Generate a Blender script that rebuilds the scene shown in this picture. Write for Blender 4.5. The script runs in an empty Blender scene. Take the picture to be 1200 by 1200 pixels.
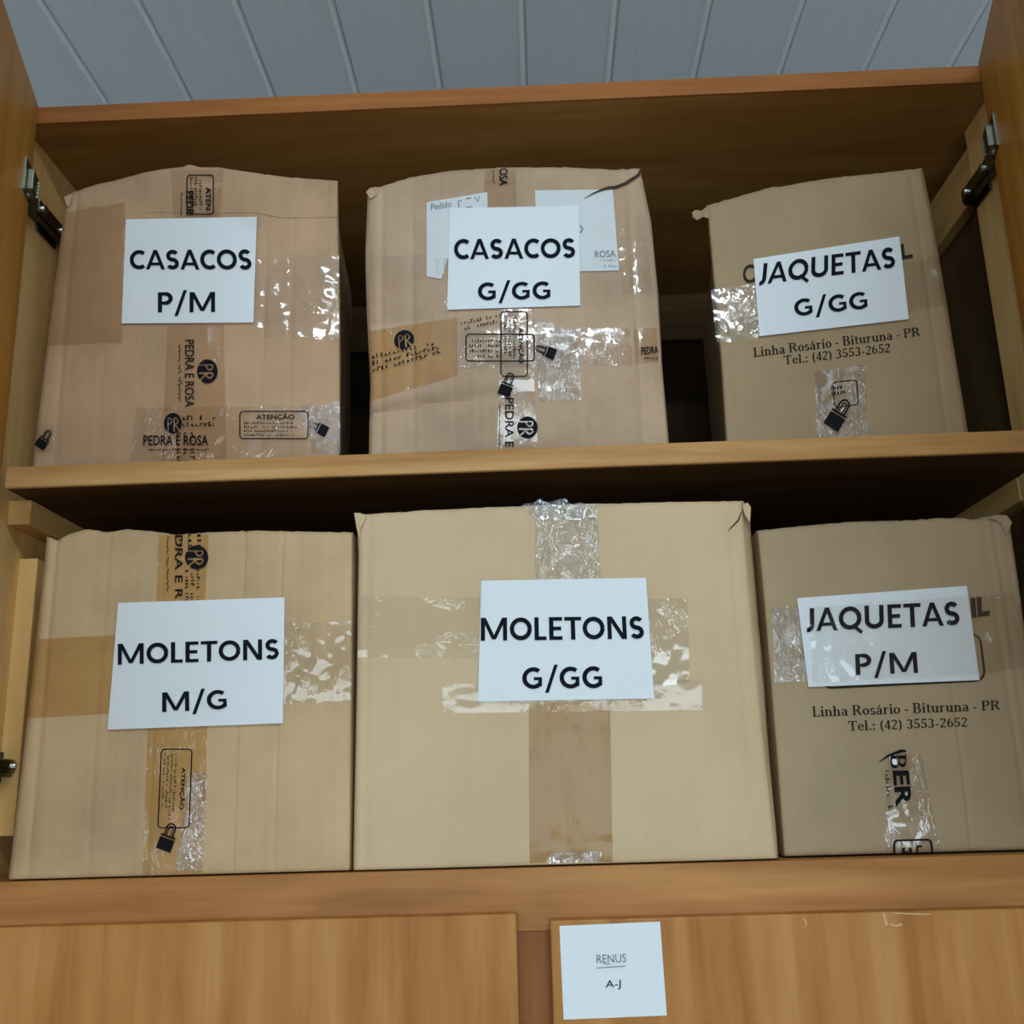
import bpy, bmesh, math, random
from mathutils import Vector, Matrix, noise

random.seed(7)
scene = bpy.context.scene
COL = scene.collection

# ------------------------------------------------------------------ camera
CAM = Vector((0.6633, -1.216, 0.096))
PITCH, YAW, ROLL, FPX = 0.254, 0.023, -0.0294, 1208.2
FWD = Vector((-math.sin(YAW) * math.cos(PITCH), math.cos(YAW) * math.cos(PITCH), math.sin(PITCH)))
_r = FWD.cross(Vector((0, 0, 1))).normalized()
_u = _r.cross(FWD)
RIGHT = math.cos(ROLL) * _r + math.sin(ROLL) * _u
UP = -math.sin(ROLL) * _r + math.cos(ROLL) * _u
cd = bpy.data.cameras.new('camera')
cam = bpy.data.objects.new('camera', cd)
COL.objects.link(cam)
cd.sensor_fit = 'HORIZONTAL'
cd.sensor_width = 36.0
cd.lens = 36.0 * FPX / 1200.0
cd.clip_start = 0.01
m = Matrix((RIGHT, UP, -FWD)).transposed().to_4x4()
m.translation = CAM
cam.matrix_world = m
scene.camera = cam

# ------------------------------------------------------------------ world, exposure
w = bpy.data.worlds.new('world')
scene.world = w
w.use_nodes = True
w.node_tree.nodes['Background'].inputs[0].default_value = (0.75, 0.85, 1.0, 1)
w.node_tree.nodes['Background'].inputs[1].default_value = 0.05
vs = scene.view_settings
vs.view_transform = 'Standard'
vs.look = 'None'
vs.gamma = 1.0
vs.use_curve_mapping = False
vs.exposure = -0.04
LIGHT_COLOR = (0.73, 0.895, 1.0)
# ceiling lamp of the room (x, y, power of its two tubes in W) and an unseen glowing window added behind the viewpoint as fill
LAMPS = [(1.0, -1.75, 25.0)]
ADDED_WINDOW = (-1.3, 2.8, -0.75, 0.60)      # x0, x1, z0, z1 in the front wall
ADDED_WINDOW_LIGHT = 5.6


def ray(u, v):
    return FWD + RIGHT * ((u - 600) / FPX) - UP * ((v - 600) / FPX)


def on_y(u, v, y):
    d = ray(u, v)
    return CAM + d * ((y - CAM.y) / d.y)


def project(p):
    d = Vector(p) - CAM
    z = d.dot(FWD)
    return (600 + FPX * d.dot(RIGHT) / z, 600 - FPX * d.dot(UP) / z)


# ------------------------------------------------------------------ materials
def lin(c):
    return tuple(((x / 255) / 12.92 if x / 255 <= 0.04045 else ((x / 255 + 0.055) / 1.055) ** 2.4) for x in c) + (1,)


def new_mat(name):
    mt = bpy.data.materials.new(name)
    mt.use_nodes = True
    nt = mt.node_tree
    b = nt.nodes['Principled BSDF']
    return mt, nt, b


def nd(nt, typ, **kw):
    n = nt.nodes.new(typ)
    for k, v in kw.items():
        setattr(n, k, v)
    return n


def simple(name, rgb, rough=0.5, metal=0.0, spec=0.5, bump=0.0, bscale=200):
    mt, nt, b = new_mat(name)
    b.inputs['Base Color'].default_value = lin(rgb)
    b.inputs['Roughness'].default_value = rough
    b.inputs['Metallic'].default_value = metal
    b.inputs['Specular IOR Level'].default_value = spec
    tc = nd(nt, 'ShaderNodeTexCoord')
    nz = nd(nt, 'ShaderNodeTexNoise')
    nz.inputs['Scale'].default_value = bscale
    nt.links.new(tc.outputs['Object'], nz.inputs['Vector'])
    bp = nd(nt, 'ShaderNodeBump')
    bp.inputs['Strength'].default_value = bump
    bp.inputs['Distance'].default_value = 0.001
    nt.links.new(nz.outputs['Fac'], bp.inputs['Height'])
    nt.links.new(bp.outputs['Normal'], b.inputs['Normal'])
    return mt


def ramp(nt, stops):
    r = nd(nt, 'ShaderNodeValToRGB')
    e = r.color_ramp.elements
    while len(e) < len(stops):
        e.new(0.5)
    for i, (p, c) in enumerate(stops):
        e[i].position = p
        e[i].color = lin(c)
    return r


def wood(name, dark, mid, light, axis, rough=0.42, across=38.0, along=1.6, coat=0.0):
    mt, nt, b = new_mat(name)
    tc = nd(nt, 'ShaderNodeTexCoord')
    mp = nd(nt, 'ShaderNodeMapping')
    sc = [across] * 3
    sc['xyz'.index(axis)] = along
    mp.inputs['Scale'].default_value = sc
    nt.links.new(tc.outputs['Object'], mp.inputs['Vector'])
    oi = nd(nt, 'ShaderNodeObjectInfo')
    mul = nd(nt, 'ShaderNodeMath', operation='MULTIPLY')
    mul.inputs[1].default_value = 37.0
    nt.links.new(oi.outputs['Random'], mul.inputs[0])
    n1 = nd(nt, 'ShaderNodeTexNoise', noise_dimensions='4D')
    n1.inputs['Scale'].default_value = 1.0
    n1.inputs['Detail'].default_value = 5.0
    n1.inputs['Roughness'].default_value = 0.6
    n1.inputs['Distortion'].default_value = 0.6
    nt.links.new(mp.outputs['Vector'], n1.inputs['Vector'])
    nt.links.new(mul.outputs[0], n1.inputs['W'])
    # broad tonal drift along the board
    n2 = nd(nt, 'ShaderNodeTexNoise', noise_dimensions='4D')
    mp2 = nd(nt, 'ShaderNodeMapping')
    sc2 = [6.0] * 3
    sc2['xyz'.index(axis)] = 1.0
    mp2.inputs['Scale'].default_value = sc2
    nt.links.new(tc.outputs['Object'], mp2.inputs['Vector'])
    nt.links.new(mp2.outputs['Vector'], n2.inputs['Vector'])
    nt.links.new(mul.outputs[0], n2.inputs['W'])
    mx = nd(nt, 'ShaderNodeMix', data_type='FLOAT')
    mx.inputs[0].default_value = 0.42
    nt.links.new(n1.outputs['Fac'], mx.inputs[2])
    nt.links.new(n2.outputs['Fac'], mx.inputs[3])
    r = ramp(nt, [(0.37, dark), (0.50, mid), (0.63, light)])
    nt.links.new(mx.outputs[0], r.inputs['Fac'])
    nt.links.new(r.outputs['Color'], b.inputs['Base Color'])
    b.inputs['Roughness'].default_value = rough
    b.inputs['Specular IOR Level'].default_value = 0.14
    b.inputs['Coat Weight'].default_value = coat
    b.inputs['Coat Roughness'].default_value = 0.25
    bp = nd(nt, 'ShaderNodeBump')
    bp.inputs['Strength'].default_value = 0.12
    bp.inputs['Distance'].default_value = 0.001
    nt.links.new(n1.outputs['Fac'], bp.inputs['Height'])
    nt.links.new(bp.outputs['Normal'], b.inputs['Normal'])
    return mt


def cardboard(name, c, var=0.10, flute=0.25):
    mt, nt, b = new_mat(name)
    tc = nd(nt, 'ShaderNodeTexCoord')
    n1 = nd(nt, 'ShaderNodeTexNoise')
    n1.inputs['Scale'].default_value = 7.0
    n1.inputs['Detail'].default_value = 6.0
    n1.inputs['Roughness'].default_value = 0.6
    nt.links.new(tc.outputs['Object'], n1.inputs['Vector'])
    mp = nd(nt, 'ShaderNodeMapping')
    mp.inputs['Scale'].default_value = (110, 20, 3.0)
    nt.links.new(tc.outputs['Object'], mp.inputs['Vector'])
    n2 = nd(nt, 'ShaderNodeTexNoise')
    n2.inputs['Scale'].default_value = 1.0
    n2.inputs['Detail'].default_value = 3.0
    nt.links.new(mp.outputs['Vector'], n2.inputs['Vector'])
    mx = nd(nt, 'ShaderNodeMix', data_type='FLOAT')
    mx.inputs[0].default_value = 0.16
    nt.links.new(n1.outputs['Fac'], mx.inputs[2])
    nt.links.new(n2.outputs['Fac'], mx.inputs[3])
    d = tuple(x * (1 - var) for x in c)
    l = tuple(min(255, x * (1 + var * 0.7)) for x in c)
    r = ramp(nt, [(0.32, d), (0.52, c), (0.72, l)])
    nt.links.new(mx.outputs[0], r.inputs['Fac'])
    nt.links.new(r.outputs['Color'], b.inputs['Base Color'])
    b.inputs['Roughness'].default_value = 0.72
    b.inputs['Specular IOR Level'].default_value = 0.25
    bp = nd(nt, 'ShaderNodeBump')
    bp.inputs['Strength'].default_value = flute
    bp.inputs['Distance'].default_value = 0.0012
    nt.links.new(n2.outputs['Fac'], bp.inputs['Height'])
    nt.links.new(bp.outputs['Normal'], b.inputs['Normal'])
    return mt


def tape_mat(name, tint, gloss=0.12, haze=0.05, haze_rgb=(235, 235, 232), rough=0.10, wrinkle=0.6, scale=(70, 70, 30), clump=0.45):
    """Packing tape: lets the cardboard through, tinted, with a wrinkled glossy film on it."""
    mt, nt, b = new_mat(name)
    nt.nodes.remove(b)
    out = nt.nodes['Material Output']
    tr = nd(nt, 'ShaderNodeBsdfTransparent')
    tr.inputs['Color'].default_value = lin(tint)
    df = nd(nt, 'ShaderNodeBsdfDiffuse')
    df.inputs['Color'].default_value = lin(haze_rgb)
    gl = nd(nt, 'ShaderNodeBsdfGlossy')
    gl.inputs['Roughness'].default_value = rough
    tc = nd(nt, 'ShaderNodeTexCoord')
    mp = nd(nt, 'ShaderNodeMapping')
    mp.inputs['Scale'].default_value = scale
    nt.links.new(tc.outputs['Object'], mp.inputs['Vector'])
    nz = nd(nt, 'ShaderNodeTexNoise')
    nz.inputs['Scale'].default_value = 1.0
    nz.inputs['Detail'].default_value = 3.0
    nz.inputs['Distortion'].default_value = 1.5
    nt.links.new(mp.outputs['Vector'], nz.inputs['Vector'])
    # sharp crease lines: narrow ridges along the noise field's mid level
    sb = nd(nt, 'ShaderNodeMath', operation='SUBTRACT')
    sb.inputs[1].default_value = 0.5
    nt.links.new(nz.outputs['Fac'], sb.inputs[0])
    ab = nd(nt, 'ShaderNodeMath', operation='ABSOLUTE')
    nt.links.new(sb.outputs[0], ab.inputs[0])
    rd = ramp(nt, [(0.0, (255, 255, 255)), (0.10, (0, 0, 0))])
    rd.color_ramp.interpolation = 'B_SPLINE'
    nt.links.new(ab.outputs[0], rd.inputs['Fac'])
    bp = nd(nt, 'ShaderNodeBump')
    bp.inputs['Strength'].default_value = wrinkle
    bp.inputs['Distance'].default_value = 0.0008
    # creases come in clumps, the film between them lies smooth
    nm = nd(nt, 'ShaderNodeTexNoise')
    nm.inputs['Scale'].default_value = 26.0
    nm.inputs['Detail'].default_value = 2.0
    nt.links.new(tc.outputs['Object'], nm.inputs['Vector'])
    rm = ramp(nt, [(clump, (0, 0, 0)), (clump + 0.16, (255, 255, 255))])
    nt.links.new(nm.outputs['Fac'], rm.inputs['Fac'])
    mm = nd(nt, 'ShaderNodeMath', operation='MULTIPLY')
    nt.links.new(rd.outputs['Color'], mm.inputs[0])
    nt.links.new(rm.outputs['Color'], mm.inputs[1])
    nt.links.new(mm.outputs[0], bp.inputs['Height'])
    nt.links.new(bp.outputs['Normal'], gl.inputs['Normal'])
    # film is milkier where it has lifted off the board
    rp = ramp(nt, [(0.48, (0, 0, 0)), (0.70, (255, 255, 255))])
    n3 = nd(nt, 'ShaderNodeTexNoise')
    n3.inputs['Scale'].default_value = 50.0
    n3.inputs['Detail'].default_value = 3.0
    nt.links.new(tc.outputs['Object'], n3.inputs['Vector'])
    nt.links.new(n3.outputs['Fac'], rp.inputs['Fac'])
    ma = nd(nt, 'ShaderNodeMath', operation='MULTIPLY_ADD')
    ma.inputs[1].default_value = haze * 1.6
    ma.inputs[2].default_value = haze * 0.4
    nt.links.new(rp.outputs['Color'], ma.inputs[0])
    mix = nd(nt, 'ShaderNodeMixShader')
    nt.links.new(ma.outputs[0], mix.inputs['Fac'])
    nt.links.new(tr.outputs[0], mix.inputs[1])
    nt.links.new(df.outputs[0], mix.inputs[2])
    mix2 = nd(nt, 'ShaderNodeMixShader')
    mix2.inputs['Fac'].default_value = gloss
    nt.links.new(mix.outputs[0], mix2.inputs[1])
    nt.links.new(gl.outputs[0], mix2.inputs[2])
    nt.links.new(mix2.outputs[0], out.inputs['Surface'])
    return mt


M = {}
M['front_x'] = wood('orange_veneer_x', (150, 96, 48), (176, 118, 64), (196, 138, 80), 'x', rough=0.4)
M['top_edge'] = wood('reddish_veneer_x', (146, 88, 44), (164, 102, 54), (180, 118, 66), 'x', rough=0.4)
M['shelf_edge'] = wood('light_veneer_x', (170, 118, 66), (196, 146, 90), (214, 170, 114), 'x', rough=0.4)
M['front_z'] = wood('orange_veneer_z', (160, 102, 46), (182, 122, 62), (196, 140, 80), 'z', rough=0.4, across=26)
M['stile_z'] = wood('dark_veneer_z', (122, 70, 36), (146, 88, 46), (160, 100, 56), 'z', rough=0.45)
M['inner_x'] = wood('varnished_plywood_x', (150, 105, 52), (166, 120, 62), (180, 136, 76), 'x', rough=0.5, across=16)
M['door_in'] = wood('varnished_door_z', (178, 120, 50), (194, 136, 60), (206, 150, 74), 'z', rough=0.38, across=20)
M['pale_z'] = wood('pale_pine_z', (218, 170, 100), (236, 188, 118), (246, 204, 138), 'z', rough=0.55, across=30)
M['pale_y'] = wood('pale_pine_y', (218, 170, 100), (236, 188, 118), (246, 204, 138), 'y', rough=0.55, across=30)
M['pale_x'] = wood('brown_pine_x', (104, 80, 50), (118, 92, 60), (130, 104, 70), 'x', rough=0.55, across=30)
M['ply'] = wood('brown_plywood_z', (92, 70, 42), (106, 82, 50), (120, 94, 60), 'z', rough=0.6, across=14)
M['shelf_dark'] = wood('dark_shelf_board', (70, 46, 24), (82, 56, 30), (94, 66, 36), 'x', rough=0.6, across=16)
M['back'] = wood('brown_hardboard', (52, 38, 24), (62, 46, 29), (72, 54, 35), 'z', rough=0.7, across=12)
M['steel'] = simple('hinge_steel', (150, 154, 140), 0.3, 1.0, bump=0.05)
M['steel_dark'] = simple('hinge_dark_steel', (96, 98, 88), 0.38, 1.0, bump=0.05)
M['chrome'] = simple('screw_steel', (210, 208, 205), 0.22, 1.0)
M['paper'] = simple('white_paper', (232, 236, 238), 0.65, spec=0.3, bump=0.06, bscale=60)
M['paper_old'] = simple('greyed_paper', (218, 220, 220), 0.7, spec=0.3, bump=0.1, bscale=60)
M['ink'] = simple('navy_black_ink', (20, 24, 34), 0.8, spec=0.1)
M['ink_soft'] = simple('grey_ink', (110, 120, 128), 0.8, spec=0.1)
M['print'] = simple('black_print', (24, 23, 26), 0.75, spec=0.12)
M['print_brown'] = simple('brown_black_print', (56, 46, 34), 0.8, spec=0.1)
M['tear'] = simple('torn_board_shadow', (66, 46, 28), 0.9)
M['chip'] = simple('bare_wood_chip', (214, 176, 128), 0.7)
M['ceil'] = simple('white_pvc_lining', (222, 228, 234), 0.35, spec=0.5, bump=0.03, bscale=30)
M['bead'] = simple('white_pvc_bead', (244, 247, 250), 0.25, spec=0.6)
M['wallp'] = simple('white_wall_paint', (222, 222, 218), 0.8, bump=0.1, bscale=90)
M['floor'] = simple('grey_floor_tile', (104, 98, 92), 0.5, bump=0.05, bscale=20)
M['lamp_body'] = simple('white_lamp_enamel', (230, 232, 232), 0.4)
_mt, _nt, _b = new_mat('lit_tube')
_b.inputs['Emission Color'].default_value = (*LIGHT_COLOR, 1)
_b.inputs['Emission Strength'].default_value = 9.0
M['tube'] = _mt
_mt, _nt, _b = new_mat('added_glow_pane')  # glowing pane of the added window, fill light for the cupboard
_b.inputs['Emission Color'].default_value = (*LIGHT_COLOR, 1)
_b.inputs['Emission Strength'].default_value = ADDED_WINDOW_LIGHT
M['fill_glow'] = _mt
M['tape_clear'] = tape_mat('clear_packing_tape', (252, 250, 247), gloss=0.11, haze=0.03, wrinkle=0.9, rough=0.09)
M['tape_film'] = tape_mat('thin_clear_film', (253, 252, 250), gloss=0.065, haze=0.012, wrinkle=1.0, scale=(42, 42, 42), rough=0.08, clump=0.50)
M['tape_milky'] = tape_mat('crinkled_clear_tape', (248, 246, 242), gloss=0.20, haze=0.10, wrinkle=1.0, scale=(130, 130, 60), rough=0.10, clump=0.30)
M['tape_tan'] = tape_mat('tan_packing_tape', (247, 241, 233), gloss=0.06, haze=0.04, haze_rgb=(210, 190, 160), wrinkle=0.6)
M['tape_gold'] = tape_mat('yellowed_packing_tape', (248, 237, 216), gloss=0.06, haze=0.04, haze_rgb=(205, 165, 110), wrinkle=0.6)
M['tape_brown'] = tape_mat('brown_packing_tape', (231, 219, 199), gloss=0.018, haze=0.04, haze_rgb=(150, 120, 84), wrinkle=0.6, scale=(60, 60, 14))
M['card1'] = cardboard('cardboard_rosy', (192, 156, 122))
M['card2'] = cardboard('cardboard_tan', (194, 163, 134))
M['card3'] = cardboard('cardboard_grey_brown', (170, 144, 110), var=0.05)
M['card4'] = cardboard('cardboard_sandy', (206, 174, 132))
M['card5'] = cardboard('cardboard_pale', (212, 184, 146), var=0.04)
M['card6'] = cardboard('cardboard_olive_brown', (178, 154, 120), var=0.05)


# ------------------------------------------------------------------ object helpers
def link(name, verts, faces, mat, parent=None, smooth=False):
    """One mesh object; vertices come in world metres and are stored relative to the parent's base."""
    base = parent['_base'] if parent is not None else (0, 0, 0)
    B = Vector(base)
    me = bpy.data.meshes.new(name)
    me.from_pydata([tuple(Vector(v) - B) for v in verts], [], faces)
    me.validate()
    me.update()
    if smooth:
        for p in me.polygons:
            p.use_smooth = True
    me.materials.append(mat)
    o = bpy.data.objects.new(name, me)
    COL.objects.link(o)
    if parent is not None:
        o.parent = parent
        o['_base'] = tuple(base)
    else:
        o['_base'] = (0.0, 0.0, 0.0)
    return o


def thing(name, base, label, cat, group=None):
    o = bpy.data.objects.new(name, None)
    COL.objects.link(o)
    o.location = base
    o.empty_display_size = 0.05
    o['_base'] = tuple(float(x) for x in base)
    o['label'] = label
    o['category'] = cat
    if group:
        o['group'] = group
    return o


def bm_data(bm):
    bm.verts.index_update()
    v = [tuple(x.co) for x in bm.verts]
    f = [[x.index for x in p.verts] for p in bm.faces]
    bm.free()
    return v, f


def box_data(x0, x1, y0, y1, z0, z1, bev=0.0015, seg=2):
    bm = bmesh.new()
    bmesh.ops.create_cube(bm, size=1.0)
    for v in bm.verts:
        v.co = Vector((x0 + (v.co.x + .5) * (x1 - x0), y0 + (v.co.y + .5) * (y1 - y0), z0 + (v.co.z + .5) * (z1 - z0)))
    if bev:
        bmesh.ops.bevel(bm, geom=list(bm.edges), offset=bev, segments=seg, profile=0.5, affect='EDGES')
    return bm_data(bm)


def board(name, x0, x1, y0, y1, z0, z1, mat, parent=None, bev=0.0015):
    v, f = box_data(x0, x1, y0, y1, z0, z1, bev)
    return link(name, v, f, mat, parent)


def cyl_data(p0, p1, r, n=14, cap=True):
    p0, p1 = Vector(p0), Vector(p1)
    d = (p1 - p0).normalized()
    a = d.orthogonal().normalized()
    b = d.cross(a)
    v = []
    for p in (p0, p1):
        for k in range(n):
            t = 2 * math.pi * k / n
            v.append(tuple(p + r * (math.cos(t) * a + math.sin(t) * b)))
    f = [[k, (k + 1) % n, n + (k + 1) % n, n + k] for k in range(n)]
    if cap:
        f += [list(range(n))[::-1], list(range(n, 2 * n))]
    return v, f


def join(parts):
    V, F = [], []
    for v, f in parts:
        o = len(V)
        V += list(v)
        F += [[i + o for i in q] for q in f]
    return V, F


def structure(o):
    o['kind'] = 'structure'
    return o


# ------------------------------------------------------------------ room shell
RX0, RX1, RY0, RY1, FZ, CZ = -1.7, 3.1, -4.4, 1.7, -1.5, 1.69
structure(board('floor', RX0 - .1, RX1 + .1, RY0 - .1, RY1 + .1, FZ - .1, FZ, M['floor'], bev=0))
structure(board('wall_back', RX0 - .1, RX1 + .1, RY1, RY1 + .1, FZ, CZ + .05, M['wallp'], bev=0))
wx0, wx1, wz0, wz1 = ADDED_WINDOW
v, f = join([box_data(RX0 - .1, wx0, RY0 - .1, RY0, FZ, CZ + .05, 0), box_data(wx1, RX1 + .1, RY0 - .1, RY0, FZ, CZ + .05, 0),
             box_data(wx0, wx1, RY0 - .1, RY0, FZ, wz0, 0), box_data(wx0, wx1, RY0 - .1, RY0, wz1, CZ + .05, 0)])
structure(link('wall_front', v, f, M['wallp']))
win = structure(board('added_window_1', wx0, wx1, RY0 - .09, RY0 - .07, wz0, wz0 + .05, M['lamp_body']))  # unseen window, added to brighten the cupboard's side walls
for a in (wx0, wx0 + (wx1 - wx0) / 3 - .02, wx0 + (wx1 - wx0) * 2 / 3 - .02, wx1 - .04):
    board('added_window_frame', a, a + .04, RY0 - .095, RY0 - .05, wz0, wz1, M['lamp_body'], win)
board('added_window_frame', wx0, wx1, RY0 - .09, RY0 - .06, wz1 - .05, wz1, M['lamp_body'], win)
for k in range(3):
    a = wx0 + (wx1 - wx0) * k / 3
    board('added_window_pane', a + .02, a + (wx1 - wx0) / 3 - .02, RY0 - .082, RY0 - .076, wz0 + .03, wz1 - .03, M['fill_glow'], win, 0)
structure(board('wall_left', RX0 - .1, RX0, RY0, RY1, FZ, CZ + .05, M['wallp'], bev=0))
structure(board('wall_right', RX1, RX1 + .1, RY0, RY1, FZ, CZ + .05, M['wallp'], bev=0))
ceil = structure(board('ceiling', RX0 - .1, RX1 + .1, RY0 - .1, RY1 + .1, CZ + .012, CZ + .1, M['ceil'], bev=0))
# PVC lining planks, 20 cm wide, each with a bead along its joint
prof = [(0.0, .004), (0.0030, .004), (0.0050, .0), (0.05, .0), (.0515, .0008), (.053, .0), (.099, .0), (.1005, .0008), (.102, .0),
        (.148, .0), (.1495, .0008), (.151, .0), (0.1865, .0), (0.188, -.0045), (0.1925, -.0070), (0.197, -.0045), (0.1985, .0), (0.1997, .004)]
pv, pf = [], []
for (px, pz) in prof:
    pv += [(px, 0, pz), (px, RY1 - RY0, pz)]
for i in range(len(prof) - 1):
    pf.append([2 * i, 2 * i + 1, 2 * i + 3, 2 * i + 2])
pme = bpy.data.meshes.new('ceiling_plank')
pme.from_pydata(pv, [], pf)
pme.materials.append(M['ceil'])
pme.materials.append(M['bead'])
for p in list(pme.polygons)[-5:-1]:
    p.material_index = 1
x = -0.329 - 0.193 - 7 * 0.2
while x < RX1:
    if x > RX0 - 0.12:
        o = bpy.data.objects.new('ceiling_plank', pme)
        o.location = (x, RY0, CZ)
        o.parent = ceil
        COL.objects.link(o)
    x += 0.2

# ------------------------------------------------------------------ ceiling lamps (behind the viewpoint)
for i, (lx, ly, pw) in enumerate(LAMPS):
    t = thing('fluorescent_lamp', (lx, ly, CZ - .006),
              'white ceiling lamp with two lit tubes facing the open cupboard', 'lamp')
    link('lamp_body', *box_data(lx - .62, lx + .62, ly - .07, ly + .07, CZ - .055, CZ - .006, .004), M['lamp_body'], t)
    for s in (-1, 1):
        link('tube', *cyl_data((lx - .59, ly + s * .035, CZ - .075), (lx + .59, ly + s * .035, CZ - .075), .013), M['tube'], t, True)
        for e in (-1, 1):
            link('tube_holder', *box_data(lx + e * .60 - .01, lx + e * .60 + .01, ly + s * .035 - .016, ly + s * .035 + .016, CZ - .093, CZ - .05, .002), M['lamp_body'], t)
    ld = bpy.data.lights.new('tube_light', 'AREA')
    ld.shape = 'RECTANGLE'
    ld.size, ld.size_y = 1.18, 0.12
    ld.energy = pw
    ld.color = LIGHT_COLOR
    lo = bpy.data.objects.new('tube_light', ld)
    COL.objects.link(lo)
    lo.parent = t
    lo.location = (0, 0, -.09)

# ------------------------------------------------------------------ the cupboard
ZS, ZT = 0.4933, 0.9865
WL, WR = -0.02, 1.332
DEPTH = 0.62
cup = thing('storage_cupboard', (0.64, 0.31, FZ), 'tall orange-brown wooden cupboard with open upper doors and one middle shelf', 'cupboard')
board('top_panel', WL - .02, WR + .02, 0.004, DEPTH + .012, ZT, ZT + .025, M['inner_x'], cup)
board('edge_strip', WL - .02, WR + .02, 0.0, .004, ZT - .0005, ZT + .0255, M['top_edge'], cup, .001)
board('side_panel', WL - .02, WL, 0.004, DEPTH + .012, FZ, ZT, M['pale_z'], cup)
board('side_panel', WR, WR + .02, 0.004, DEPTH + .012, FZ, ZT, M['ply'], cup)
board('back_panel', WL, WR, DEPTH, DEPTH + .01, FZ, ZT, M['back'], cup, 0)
board('back_rail', WL, WR, DEPTH - .02, DEPTH, .893, ZT, M['pale_x'], cup)
board('side_rail', WR - .018, WR, .114, DEPTH - .02, .893, .972, M['pale_y'], cup)
board('front_stile', 1.305, WR, .004, .114, ZS, ZT, M['pale_z'], cup)
board('front_stile', 1.305, WR, .004, .114, 0.0, ZS - .027, M['pale_z'], cup)
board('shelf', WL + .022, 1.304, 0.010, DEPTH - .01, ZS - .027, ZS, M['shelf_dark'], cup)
board('edge_strip', WL + .022, 1.304, 0.002, .010, ZS - .0275, ZS + .0005, M['shelf_edge'], cup, .002)
board('shelf_cleat', WL, WL + .030, .058, DEPTH - .02, ZS - .060, ZS - .0275, M['pale_y'], cup)
board('shelf_cleat', WR - .028, WR, .118, DEPTH - .02, ZS - .060, ZS - .0275, M['pale_y'], cup)
board('hinge_batten', WL, WL + .025, .098, .135, .046, .397, M['pale_z'], cup)
board('bottom_panel', WL, WR, 0.012, DEPTH, -.024, 0.0, M['inner_x'], cup)
board('front_rail', WL - .02, WR + .02, -0.004, 0.012, -.066, 0.0005, M['front_x'], cup)
board('centre_stile', .60, .69, -.004, .012, -1.40, -.066, M['stile_z'], cup, .0008)
board('plinth', WL - .02, WR + .02, 0.0, .02, FZ, -1.40, M['stile_z'], cup)

# closed lower doors
pA = on_y(606, 1100, -.018)
pB = on_y(645, 1100, -.018)
zA = on_y(300, 1079, -.022).z
zB = on_y(900, 1072, -.022).z
door_lower_left = board('lower_door', WL - .018, pA.x, -.022, -.0045, -1.39, zA, M['front_z'], cup, .002)
door_lower_right = board('lower_door', pB.x, WR + .018, -.022, -.0045, -1.39, zB, M['front_z'], cup, .002)


# open upper doors, hung on the outer edges and swung past the front
def swung_door(hx, hy, dx, dy, side):
    L, T = 0.645, 0.018
    d = Vector((dx, dy, 0)).normalized()
    n = Vector((d.y, -d.x, 0)) * side      # out of the inner face
    v, f = box_data(0, L, -T, 0, -0.004, ZT + .026, .0015)
    V = []
    for (a, b, z) in v:
        p = Vector((hx, hy, 0)) + d * a + n * b
        V.append((p.x, p.y, z))
    return link('upper_door', V, f, M['door_in'], cup), d, n


doorL, dL, nL = swung_door(0.0, -.002, .049, -.187, -1)
doorR, dR, nR = swung_door(1.281, -.004, -.032, -.125, 1)


def hinge(side, wx, z, hx, hy, d, n):
    """Concealed cup hinge: plate and arm on the side wall, knuckle, cup on the door."""
    s = side                                   # +1: wall on the left, faces +x

    def bx(xa, xb, ya, yb, za, zb, bev=.0012):
        x0, x1 = sorted((wx + s * xa, wx + s * xb))
        return box_data(x0, x1, ya, yb, z + za, z + zb, bev)
    h = link('hinge', *join([bx(0, .004, .058, .114, -.020, .018), bx(.004, .017, .010, .114, -.013, .009, .002)]), M['steel_dark'], cup)
    link('arm_cover', *bx(.0165, .0195, .026, .112, -.010, .008, .001), M['steel'], h)
    for yy in (.040, .098):
        v, f = cyl_data((wx + s * .019, yy, z), (wx + s * .0225, yy, z), .0056)
        link('screw', v, f, M['chrome'], h)
    # cup flange and cup arm on the door face
    D = Vector((hx, hy, 0))

    def dbx(a0, a1, b0, b1, za, zb, bev=.001):
        v, f = box_data(a0, a1, b0, b1, z + za, z + zb, bev)
        return [tuple(D + d * a + n * b + Vector((0, 0, zz))) for a, b, zz in v], f
    link('hinge_cup', *join([dbx(.002, .040, -.001, .0024, -.018, .030), dbx(.004, .032, .002, .011, -.012, .018, .002)]), M['steel'], h)
    for zz in (-.013, .020):
        c = D + d * .016 + n * .002 + Vector((0, 0, z + zz))
        link('screw', *cyl_data(c, c + n * .003, .0042), M['chrome'], h)
    # knuckle link bridging arm and cup
    a = Vector((wx + s * .010, .022, z - .001))
    b = D + d * .012 + n * .006 + Vector((0, 0, z))
    parts = []
    for dz in (-.013, -.008, -.003, .002, .007):
        q = (b - a)
        o = q.normalized().cross(Vector((0, 0, 1))) * .0075
        vv = []
        for p in (a, b):
            for e in (-1, 1):
                for k in (0, .0042):
                    vv.append(tuple(p + o * e + Vector((0, 0, dz + k))))
        parts.append((vv, [[0, 1, 3, 2], [4, 6, 7, 5], [0, 2, 6, 4], [1, 5, 7, 3], [0, 4, 5, 1], [2, 3, 7, 6]]))
    for p in (a, b):
        parts.append(cyl_data(p + Vector((0, 0, -.0150)), p + Vector((0, 0, .0130)), .0042))
    link('knuckle', *join(parts), M['steel_dark'], h)
    return h


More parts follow.
